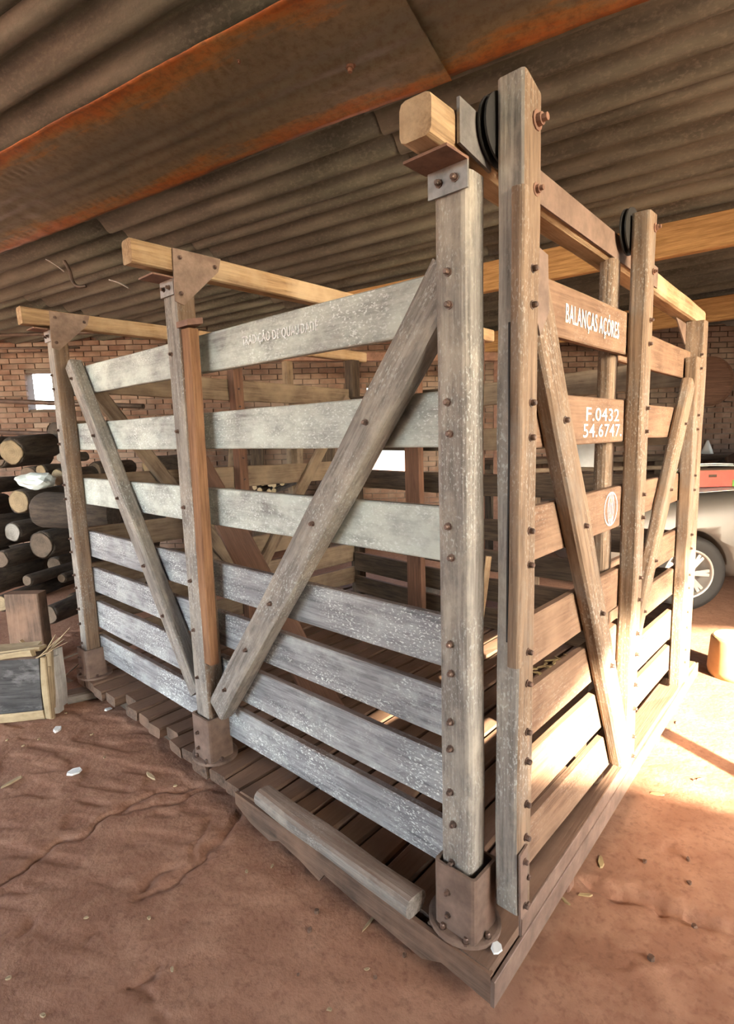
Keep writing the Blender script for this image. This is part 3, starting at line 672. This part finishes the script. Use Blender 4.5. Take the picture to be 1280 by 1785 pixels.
LOGS += [(px, py, dd, r, 'cutdark', LD, .6, lab) for px, py, dd, r, lab in (
 (50, 830, 5.7, .15, 'dark log deep in the pile behind the plastic bag'), (-10, 900, 5.6, .15, 'dark log deep in the pile at the left border'), (60, 905, 5.7, .17, 'dark log deep in the pile behind the sideways log'),
 (10, 985, 5.6, .18, 'dark log deep in the pile low at the left border'), (95, 985, 5.7, .18, 'dark log deep in the pile low beside the corner post'), (-5, 795, 5.6, .12, 'dark log deep in the pile high at the left border'), (115, 860, 5.9, .16, 'dark log deep in the pile high beside the corner post'), (55, 1030, 5.5, .10, 'dark log deep in the pile on the ground'), (165, 820, 6.3, .16, 'dark log deep in the pile seen above the third slat at left'), (205, 960, 6.3, .2, 'dark log deep in the pile seen between the middle slats at left'))]
LOGS += [(-42, 782, 4.8, .11, 'logcut', LD, .6, 'brown-ended log just outside the left border, high in the pile'), (-48, 850, 4.6, .12, 'logcutgrey', LD, .6, 'grey-ended log just outside the left border'), (-52, 935, 4.5, .14, 'cutdark', LD, .6, 'dark-ended log just outside the left border'), (-55, 1020, 4.4, .14, 'cutdark', LD, .6, 'dark log on the ground just outside the left border'), (-110, 1000, 4.5, .15, 'cutdark', LD, .6, 'outermost dark log on the ground left of the frame'), (-105, 900, 4.6, .13, 'logcut', LD, .6, 'outermost pale-ended log left of the frame')]
SEG = []
for (px, py, dist, r, cut, d, L_, lab) in LOGS:
    a = lp(px, py, dist); SEG.append([a, a+V(d).normalized()*L_, r])
def segdist(s1, s2):
    return min((s1[0].lerp(s1[1], i/8)-s2[0].lerp(s2[1], j/8)).length for i in range(9) for j in range(9))
for _ in range(3):      # neighbours touch but do not sink into each other
    for i in range(len(SEG)):
        for j in range(i):
            dd = segdist(SEG[i], SEG[j]); rr_ = (SEG[i][2]+SEG[j][2])*1.04
            if dd < rr_:
                f = dd/rr_
                if j < 12 <= i: SEG[i][2] = max(.045, dd/1.04-SEG[j][2])
                else: SEG[i][2] *= f; SEG[j][2] *= f
for (px, py, dist, r, cut, d, L_, lab), sg in zip(LOGS, SEG):
    log(sg[0], d, L_, sg[2], cut, lab, 'logs of the wood pile')
bgp = lp(66, 838, 4.5)
bm_ = bmesh.new(); bmesh.ops.create_icosphere(bm_, subdivisions=3, radius=.5)
for v_ in bm_.verts:
    k = 1+.35*mnoise.noise(v_.co*3.1); v_.co = V((v_.co.x*.32*k, v_.co.y*.2*k, v_.co.z*.13*k))
me = bpy.data.meshes.new('plastic_bag'); bm_.to_mesh(me); bm_.free()
o = obj('plastic_bag', me, 'bag', M.Translation(bgp) @ M.Rotation(.7, 4, 'Z')); tag(o, 'crumpled pale plastic bag tucked between the log ends', 'bag')
# big squared block with torn edges, bottom left
blk = thing('timber_block', at(40, 1262, FLOOR), 'big squared timber block with a dark face and splintered pale edges at lower left', 'timber block')
B0 = at(45, 1235, FLOOR)
bd = (at(84, 1258, FLOOR)-at(0, 1262, FLOOR)).normalized(); bn = V((-bd.y, bd.x, 0))
def bl(a, b, z): return at(84, 1258, FLOOR)+bd*a+bn*b*.5+V((0, 0, z))
m_, L_ = frame(bl(-.75, .19, .19), bl(-.02, .19, .19), (0, 0, 1))
obj('core', bar_mesh(L_, .18, .37, r=.03, seg=2, n=16, wob=.020, name='core'), 'charred', m_, blk)
for nm, a, b, w2, h2 in (('top_splinter', (-.72, .02, .365), (-.04, .01, .39), .09, .035), ('top_splinter', (-.55, .14, .385), (-.02, .12, .395), .12, .022), ('top_splinter', (-.66, .27, .38), (-.1, .29, .39), .12, .02), ('bottom_splinter', (-.5, -.004, .03), (-.015, -.012, .045), .03, .06)):
    bar(nm, bl(*a), bl(*b), w2*.6, h2, 'cutpale', blk, n=16, r=.006, wob=.022)
for b0, w2, z0, z1 in ((.012, .05, .02, .37), (.06, .05, .0, .30), (.12, .06, .05, .385), (.2, .10, .01, .34), (.3, .09, .03, .36)):
    bar('end_splinter', bl(.002, b0, z0), bl(.008, b0+.01, z1), w2*.55, .03, 'cutpale' if w2 < .09 else 'cutgrey', blk, tuple(bd), n=12, r=.005, wob=.018)
for k in range(6):
    q = bl(-.02, .02+.05*k, .37); bar('spike', q, q+V((.10-.02*k, .05+.03*(k % 3), .05+.05*(k % 2))), .018, .008, 'cutpale', blk, n=5, r=.002, wob=.006, taper=.2)
for i in range(9):
    a = at(random.uniform(35, 120), random.uniform(1150, 1185), FLOOR+.02); a2 = a+V((random.uniform(-.3, .3), random.uniform(-.15, .3), random.uniform(.0, .18)))
    o = bar('bark_strip', a+V((0, 0, .0)), a2, .03, .006, 'cutpale' if i % 3 == 0 else 'inner', None, n=5, r=.002, wob=.01)
    tag(o, 'splintered strip of bark lying in the heap behind the squared block', 'bark strip', 'bark strips behind the block')
up_ = at(15, 1180, FLOOR)+V((-.2, .2, 0))
o = bar('upright_plank', up_, up_+V((0, 0, .5)), .24, .10, 'deck', None, tuple(FH), n=6, wob=.003)
tag(o, 'short brown plank standing upright at the left border under the log pile', 'plank')
# dark rails in front of the back wall at the left
for py, lab, z in ((700, 'upper dark rail crossing the bright wall opening at left', 0), (755, 'lower dark rail in front of the brick wall just above the logs', 0)):
    a = at(-60, py-3, dist=7.0); b = at(104 if py == 700 else 150, py+3, dist=6.6)
    d_ = (b-a).normalized()
    o = obj('wall_rail', lathe([(.03, 0), (.03, (b-a).length+1.2)], 10, name='wall_rail', ax='x'), 'pipe', M.Translation(a) @ d_.to_track_quat('X', 'Z').to_matrix().to_4x4()); tag(o, lab, 'rail')
# pipes hung under the roof at upper left
for a, b, r, lab in ((rp(-.6, .62, -.10), rp(-3.15, -.55, -.12), .022, 'long dark pipe hung under the roof above the left end of the cage'), (rp(.0, .40, -.12), rp(-1.2, -.3, -.12), .014, 'thin dark pipe under the roof below the longer pipe')):
    d_ = b-a; o = obj('roof_pipe', lathe([(r, 0), (r, d_.length)], 10, name='roof_pipe', ax='x'), 'pipe', M.Translation(a) @ d_.to_track_quat('X', 'Z').to_matrix().to_4x4()); tag(o, lab, 'pipe')
def wire(name, pts, r, mat, label, cat, group=None):
    cu = bpy.data.curves.new(name, 'CURVE'); cu.dimensions = '3D'; s = cu.splines.new('NURBS'); s.points.add(len(pts)-1); s.use_endpoint_u = True; s.order_u = 3
    for q, p in zip(s.points, pts): q.co = (*p, 1)
    cu.bevel_depth = r; cu.bevel_resolution = 1
    o = bpy.data.objects.new(name, cu); C.objects.link(o); dg = bpy.context.evaluated_depsgraph_get()
    me = bpy.data.meshes.new_from_object(o.evaluated_get(dg)); bpy.data.objects.remove(o)
    o = obj(name, me, mat); return tag(o, label, cat, group)
wire('hanging_strap', [at(112, 455, dist=3.9), at(122, 470, dist=3.9), at(126, 492, dist=3.9), at(138, 502, dist=3.9), at(150, 498, dist=3.9)], .012, 'pipe', 'dark bent strap hanging from the roof sheets at upper left', 'strap')
wire('hanging_wire', [at(80, 452, dist=4.0), at(100, 462, dist=4.0), at(112, 474, dist=4.0)], .005, 'galv', 'thin grey wire drooping from the roof beside the bent strap', 'wire')
wire('hanging_wire', [at(190, 488, dist=4.2), at(205, 490, dist=4.2), at(224, 502, dist=4.2)], .007, 'galv', 'short wire end curling from the roof near the middle beam end', 'wire')
# ------------------------------------------------------------------ car at the right
TYR = lathe([(.205, -.085), (.27, -.098), (.305, -.09), (.322, -.06), (.325, 0), (.322, .06), (.305, .09), (.27, .098), (.205, .085)], 48, cap=False, name='tyre'); TYR.materials.append(MT['rubber'])
RIM = lathe([(.212, .085), (.205, .092), (.19, .075), (.185, -.06), (.06, -.065)], 40, cap=False, name='rim'); RIM.materials.append(MT['alloy'])
def spoke_me():
    vs_, fs = [], []
    for k in range(7):
        a = 2*math.pi*k/7
        for s in (-.10, .10):
            i = len(vs_)
            for r, hw, z in ((.03, .016, .07), (.195, .013, .062)):
                aa = a+s*(r/.195)
                for t_, dz in ((-hw, 0), (hw, 0), (hw, -.03), (-hw, -.03)):
                    vs_.append((r*math.cos(aa)-t_*math.sin(aa), r*math.sin(aa)+t_*math.cos(aa), z+dz))
            fs += [(i, i+1, i+2, i+3), (i+4, i+5, i+6, i+7)]+[(i+j, i+(j+1) % 4, i+(j+1) % 4+4, i+j+4) for j in range(4)]
    n_ = len(vs_)
    for k in range(16): a = 2*math.pi*k/16; vs_.append((.045*math.cos(a), .045*math.sin(a), .076)); vs_.append((.045*math.cos(a), .045*math.sin(a), .03))
    fs.append(tuple(n_+2*k for k in range(16))); fs += [(n_+2*k, n_+2*((k+1) % 16), n_+2*((k+1) % 16)+1, n_+2*k+1) for k in range(16)]
    return mesh('spokes', vs_, fs)
SPK = spoke_me(); SPK.materials.append(MT['alloy'])
wc = at(1204, 998, dist=4.60); CX = RR.copy(); CY = FH.copy()      # car: length along RR (front to the left), near side faces the camera
co = V((wc.x, wc.y, FLOOR)); 
car = thing('car', co+CX*1.3+CY*.8, 'silver grey car with alloy wheels parked behind the cage at right', 'car')
def cp(a, b, z): return co+CX*a+CY*b+V((0, 0, z))       # a along the car from the front wheel, b inward from the near side
def sect(a, wid, zs, inset):
    pts = []
    for (z, ins) in zip(zs, inset): pts.append((a, .02+ins, z))
    for (z, ins) in reversed(list(zip(zs, inset))): pts.append((a, wid-.02-ins, z))
    return pts
prof = [(-.88, [.32, .42, .55, .66, .70], [.25, .18, .16, .22, .32]), (-.78, [.24, .42, .58, .74, .80], [.12, .07, .06, .12, .24]), (-.45, [.20, .42, .62, .84, .90], [.03, .0, .0, .05, .16]),
        (0, [.20, .42, .66, .90, .965], [.0, -.015, -.015, .03, .14]), (.5, [.20, .42, .68, .94, 1.02], [.0, -.02, -.02, .02, .12]), (.85, [.20, .42, .70, .96, 1.05], [.0, -.02, -.02, .02, .10]),
        (2.2, [.20, .42, .70, .98, 1.06], [.0, -.02, -.02, .02, .10]), (3.1, [.22, .45, .70, .98, 1.06], [.03, .0, .0, .04, .12]), (3.4, [.35, .5, .7, .9, 1.0], [.15, .1, .08, .12, .2])]
vs_, fs = [], []
for a, zs, ins in prof: vs_ += [cp(*q)-car.location for q in sect(a, 1.7, zs, ins)]
k = 10
for i in range(len(prof)-1): fs += [(i*k+j, i*k+(j+1) % k, (i+1)*k+(j+1) % k, (i+1)*k+j) for j in range(k)]
fs += [tuple(range(k)), tuple(range((len(prof)-1)*k, len(prof)*k))]
bme = mesh('body', vs_, fs, True)
body = obj('body', bme, 'carpaint', M.Translation(car.location), car)
sbm = body.modifiers.new('s', 'SUBSURF'); sbm.levels = 2; sbm.render_levels = 2
cut = obj('cutter', lathe([(.375, -.5), (.375, .33)], 40, name='cutter'), None, axis_m(cp(0, 0, .325), -CY))
cut2 = obj('cutter', lathe([(.375, -.5), (.375, .33)], 40, name='cutter'), None, axis_m(cp(2.6, 0, .325), -CY))
for c_ in (cut, cut2):
    md = body.modifiers.new('b', 'BOOLEAN'); md.object = c_; md.operation = 'DIFFERENCE'; md.solver = 'EXACT'
bpy.context.view_layer.update(); dg = bpy.context.evaluated_depsgraph_get()
nme = bpy.data.meshes.new_from_object(body.evaluated_get(dg)); body.modifiers.clear(); body.data = nme
if not nme.materials: nme.materials.append(MT['carpaint'])
for c_ in (cut, cut2): bpy.data.objects.remove(c_)
cab = [(.75, 1.0, .12), (1.45, 1.42, .26), (2.4, 1.45, .26), (3.15, 1.04, .14)]
vs_ = []
for a, z, ins in cab: vs_ += [cp(a, ins, z)-car.location, cp(a, 1.7-ins, z)-car.location]
vs_ += [cp(.75, .1, .95)-car.location, cp(.75, 1.6, .95)-car.location, cp(3.15, .1, .97)-car.location, cp(3.15, 1.6, .97)-car.location]
fs = [(0, 1, 3, 2), (2, 3, 5, 4), (4, 5, 7, 6), (8, 0, 2, 4, 6, 10), (9, 1, 3, 5, 7, 11), (8, 9, 1, 0), (10, 11, 7, 6), (8, 9, 11, 10)]
obj('cabin_glass', mesh('cabin', vs_, fs), 'glass', M.Translation(car.location), car)
plate('roof', [cp(1.42, .24, 1.42), cp(2.43, .24, 1.45), cp(2.43, 1.46, 1.45), cp(1.42, 1.46, 1.42)], (0, 0, 1), .03, 'carpaint', car)
bar('door_seam', cp(.52, -.012, .28), cp(.60, -.006, .92), .004, .006, 'rubber', car, tuple(CY), n=4, wob=0, r=.001)
for a in (0, 2.6):
    for b, dr in ((.11, -CY), (1.59, CY)):
        wo = bpy.data.objects.new('wheel', None); C.objects.link(wo); mw = axis_m(cp(a, b, .325), dr); place(wo, mw, car)
        for nm, me in (('tyre', TYR), ('rim', RIM), ('spokes', SPK)):
            q = bpy.data.objects.new(nm, me); C.objects.link(q); place(q, mw, wo)
bar('headlight', cp(-.80, .12, .62), cp(-.52, .0, .68), .05, .11, 'alloy', car, n=4, r=.02, seg=2)
# things on the bonnet
bx = at(1252, 842, dist=4.75); bx = V((bx.x, bx.y, 0))
def hood(a, b, z): return cp(a, b, z)
HZ = .995
o = bar('paper_sheet', cp(.02, .42, HZ-.005), cp(.95, .42, HZ+.035), .50, .004, 'paper', None, n=8, wob=.006, r=.001); tag(o, 'pale greenish sheet of paper spread flat on the car bonnet', 'paper')
cb = thing('cardboard_box', cp(.34, .45, HZ+.02), 'red cardboard box with green edges and a hand hole on the car bonnet', 'box')
def bbox(nm, a0, a1, b0, b1, z0, z1, mat): return bar(nm, cp(a0, (b0+b1)/2, (z0+z1)/2), cp(a1, (b0+b1)/2, (z0+z1)/2), b1-b0, z1-z0, mat, cb, r=.003, wob=.001)
bbox('red_panel', .12, .66, .33, .60, HZ+.03, HZ+.175, 'red'); bbox('green_side', .06, .12, .33, .60, HZ+.03, HZ+.175, 'green'); bbox('green_corner', .50, .662, .326, .33, HZ+.03, HZ+.09, 'green')
bbox('hand_hole', .29, .36, .326, .332, HZ+.115, HZ+.14, 'darkwood'); bbox('rim_flap', .04, .68, .31, .62, HZ+.175, HZ+.18, 'inner')
wire('white_cable', [cp(-.08, .36, HZ+.10), cp(.0, .38, HZ+.17), cp(.15, .40, HZ+.215), cp(.35, .42, HZ+.235), cp(.6, .5, HZ+.215)], .006, 'paper', 'white cable arching over the red cardboard box', 'cable')
wire('white_cable', [cp(.05, .42, HZ+.185), cp(.2, .44, HZ+.205), cp(.4, .46, HZ+.215), cp(.62, .5, HZ+.20)], .005, 'paper', 'second white cable lying flat across the box top', 'cable')
# workbench against the back wall at the right with clutter on it
bnc = thing('workbench', wp(3.9, FLOOR, -.5), 'long dark workbench along the brick wall behind the car', 'workbench')
bar('bench_top', wp(.9, 1.04, -.42), wp(6.4, 1.04, -.42), .7, .06, 'darkwood', bnc, n=12, wob=.004)
bar('front_rail', wp(.9, .93, -.78), wp(6.4, .93, -.78), .03, .05, 'inner', bnc, n=8)
for s in (1.1, 3.2, 6.2):
    for d_ in (-.7, -.15): bar('leg', wp(s, FLOOR, d_), wp(s, 1.01, d_), .09, .09, 'darkwood', bnc, (1, 0, 0))
mp_ = wp(3.92, 1.071, -.45)
o = obj('white_cone', lathe([(.075, 0), (.06, .05), (.035, .11), (.012, .17)], 12, name='white_cone', jit=.2), 'paper', M.Translation(mp_)); tag(o, 'small white crumpled cone shape standing on the workbench', 'ornament')
o = obj('hung_disc', lathe([(.30, -.02), (.31, -.01), (.31, .01), (.295, .022), (.27, .012)], 36, name='hung_disc', smooth=False), 'redbrown', axis_m(at(1238, 665, dist=7.05), -FH)); tag(o, 'large brown round disc leaning high on the brick wall at right', 'disc')
o = bar('dark_post', wp(4.62, 1.085, -.3), wp(4.72, 1.9, -.3), .16, .20, 'rubber', None, tuple(FH), n=6, r=.03, seg=2, wob=.02); tag(o, 'tall dark bundle standing on the workbench at the right border', 'bundle')
# clutter seen through the gate
pz = thing('board_bundle', at(955, 868, dist=4.35)-V((0, 0, .2)), 'strapped bundle of pale sawn boards behind the cage seen through the gate', 'boards')
bp0 = at(900, 850, dist=4.4)
for i in range(5):
    bar('board', bp0+V((0, 0, -.03+i*.028))-RR*.2, bp0+V((0, 0, -.035+i*.028))+RR*.42, .22, .024, 'cutpale' if i % 2 else 'beam', pz, n=4, wob=.002)
sup = bp0+RR*.1
bar('trestle', V((sup.x, sup.y, FLOOR)), V((sup.x, sup.y, bp0.z-.05)), .3, .12, 'darkwood', pz, tuple(RR), n=3)
# zinc pail and dark clutter inside seen through the front slats
pp = at(702, 1030, dist=4.2); pp.z = FLOOR+.0
pp = V((-2.12, 2.52, FLOOR))
pail = thing('zinc_pail', pp, 'grey zinc pail standing behind the cage seen under the third slat', 'pail')
obj('shell', lathe([(.11, .001), (.115, .02), (.14, .33), (.146, .34), (.138, .335), (.11, .03)], 28, name='pail'), 'pail', M.Translation(pp), pail)
for z, r in ((.10, .124), (.26, .137)): obj('ring', lathe([(r, -.006), (r+.006, 0), (r, .006)], 28, cap=False, name='ring'), 'pail', M.Translation(pp+V((0, 0, z))), pail)
# a little stack of thin poles seen end on between the slats
for i in range(9):
    p = at(444+i % 5*12+random.uniform(-4, 4), 842+(i//5)*11+random.uniform(-4, 4), dist=5.6)
    log(p, (-.6, .8, .02), .8, .028, 'cutpale', 'thin pole end in the small stack seen between the second and third slat', 'thin poles behind the cage', 'pole')
# a red brown steel beam and plank shelf in front of the back wall
o = bar('steel_beam', at(380, 622, dist=6.3), at(900, 622, dist=6.3), .08, .10, 'rust', None, n=6); tag(o, 'red-brown steel beam running along the brick wall above the cage middle', 'beam')
for a, lab in ((at(500, 622, dist=6.3), 'left'), (at(870, 622, dist=6.3), 'right')):
    o = bar('beam_post', V((a.x, a.y, FLOOR)), V((a.x, a.y, a.z-.052)), .09, .09, 'inner' if lab == 'left' else 'rust', None, (1, 0, 0)); tag(o, '%s upright under the red-brown steel beam by the brick wall' % ('left wooden' if lab == 'left' else 'right rusty'), 'post')
# leaning boards by the back wall
for i, px in enumerate((395, 452, 515, 562, 615)):
    f_ = at(px, 950, dist=7.0); f_ = wp((f_-WO).dot(RR), FLOOR, -.55)
    o = bar('leaning_board', f_+V((0, 0, .005)), f_+FH*.42+RR*random.uniform(-.1, .1)+V((0, 0, 1.5+.1*(i % 3))), .16, .025, 'darkwood' if i % 2 else 'inner', None, tuple(-FH), n=4)
    tag(o, ['first', 'second', 'third', 'fourth', 'fifth'][i]+' old board from the left leaning on the brick wall behind the cage', 'board', 'boards leaning on the back wall')
# paper pinned on the bench edge seen below the serial number
ppz = at(1014, 792, dist=3.9)
# ------------------------------------------------------------------ litter on the floor
def flake(name, px, py, sx, sy, th, mat, label, cat, group=None, z=FLOOR, ang=None):
    p = at(px, py, z+th/2+.001); ang = random.uniform(0, 3.1) if ang is None else ang
    n_ = 7; pts = [(math.cos(2*math.pi*k/n_)*sx*random.uniform(.7, 1.1), math.sin(2*math.pi*k/n_)*sy*random.uniform(.7, 1.1)) for k in range(n_)]
    lift = [random.uniform(0, th*1.2) for k in pts]
    vs_ = [(a, b, -th/2) for a, b in pts]+[(a*.9, b*.9, th/2+l*.5) for (a, b), l in zip(pts, lift)]
    fs = [tuple(range(n_)), tuple(range(n_, 2*n_))]+[(i, (i+1) % n_, (i+1) % n_+n_, i+n_) for i in range(n_)]
    o = obj(name, mesh(name, vs_, fs), mat, M.Translation(p) @ M.Rotation(ang, 4, 'Z')); return tag(o, label, cat, group)
flake('paper_scrap', 130, 1345, .035, .03, .006, 'paper', 'largest white paper scrap on the earth in front of the middle post', 'paper scrap')
flake('paper_scrap', 101, 1271, .04, .02, .008, 'paper', 'torn white scrap on the earth right of the squared block', 'paper scrap')
flake('paper_scrap', 188, 1236, .022, .018, .006, 'paper', 'small white scrap under the platform edge at left', 'paper scrap')
flake('wood_shaving', 20, 1363, .06, .012, .005, 'cutpale', 'pale wood shaving at the left border of the floor', 'shaving')
flake('wood_shaving', 263, 1353, .05, .01, .005, 'cutpale', 'pale wood shaving in front of the middle post base', 'shaving')
flake('wood_shaving', 645, 1608, .045, .006, .005, 'cutpale', 'thin straw-like shaving in front of the near platform edge', 'shaving')
for px, py in ((12, 1290), (40, 1300), (115, 1243), (68, 1288), (160, 1280), (182, 1320), (305, 1370), (475, 1510), (430, 1520), (260, 1600), (15, 1705), (640, 1690), (575, 1760), (75, 1770), (150, 1600), (300, 1690)):
    flake('wood_chip', px, py, .010, .006, .004, 'cutpale', 'tiny pale wood chip lying on the red earth', 'wood chip', 'pale chips on the floor')
for px, py, s in ((553, 1590, .018), (540, 1622, .016), (705, 1665, .013), (1124, 1502, .016), (1200, 1498, .014), (1202, 1540, .016), (1210, 1615, .018), (1135, 1672, .022), (655, 1705, .012), (520, 1700, .010), (1210, 1360, .013)):
    flake('clod', px, py, s*.6, s*.5, s*.5, 'stone', 'small dark clod of earth lying on the floor', 'clod', 'dark clods on the floor')
for px, py, s, lab in ((1048, 1502, .055, 'curled dry leaf under the platform edge nearest the camera'), (1146, 1384, .05, 'dry leaf at the border of the sunlit floor'), (1020, 1560, .04, 'dry leaf beside the near steel foot'), (985, 1570, .035, 'small crumpled leaf beneath the edge angle'), (1190, 1222, .035, 'dry leaf in the sun beside the platform edge'), (1222, 1358, .03, 'bits of leaf on the bright floor patch'), (1180, 1260, .03, 'dark leaf beside the far steel foot')):
    flake('dry_leaf', px, py, s*.7, s*.2, .004, 'leaf', lab, 'leaf', 'dry leaves by the platform')
flake('bird_dropping', 866, 1652, .022, .016, .003, 'paper', 'white splash of bird dropping on the near platform corner', 'dropping', z=.003)
for k in range(16):
    px, py = random.uniform(925, 1000), 0; py = 1178-(px-925)*.42+random.uniform(-12, 8)
    flake('plank_leaf', px, py, random.uniform(.02, .05), .010, .005, 'leaf', 'dry leaf scattered on the platform planks behind the gate', 'leaf', 'leaves inside the cage', z=.0)
p0_ = at(832, 1135, .0); o = bar('thin_stick', p0_+V((0, 0, .003)), V((p0_.x+.015, p0_.y+.02, .62))+right*.05, .035, .018, 'beam', None, tuple(FH), n=8, r=.003, wob=.004); tag(o, 'thin wooden slat standing inside the cage in the gap beside the gate post', 'stick')
p0_ = at(1014, 790, plane=(1, 2.0)); o = bar('pinned_paper', p0_-V((.13, 0, 0)), p0_+V((.10, 0, 0)), .16, .003, 'paper', None, (0, -1, 0), n=5, r=.001, wob=.002); tag(o, 'white sheet of paper hung on the back boards seen below the painted number', 'paper')
p0_ = V((1.2, 1.19, FLOOR)); o = obj('shadow_stake', lathe([(.05, -.02), (.048, .5), (.04, .53)], 14, name='shadow_stake', jit=.1), 'bark', M.Translation(p0_)); tag(o, 'short unseen stake beyond the right border, added to cast the floor stripe', 'stake')  # added out of view, its height set by the shadow stripe it throws
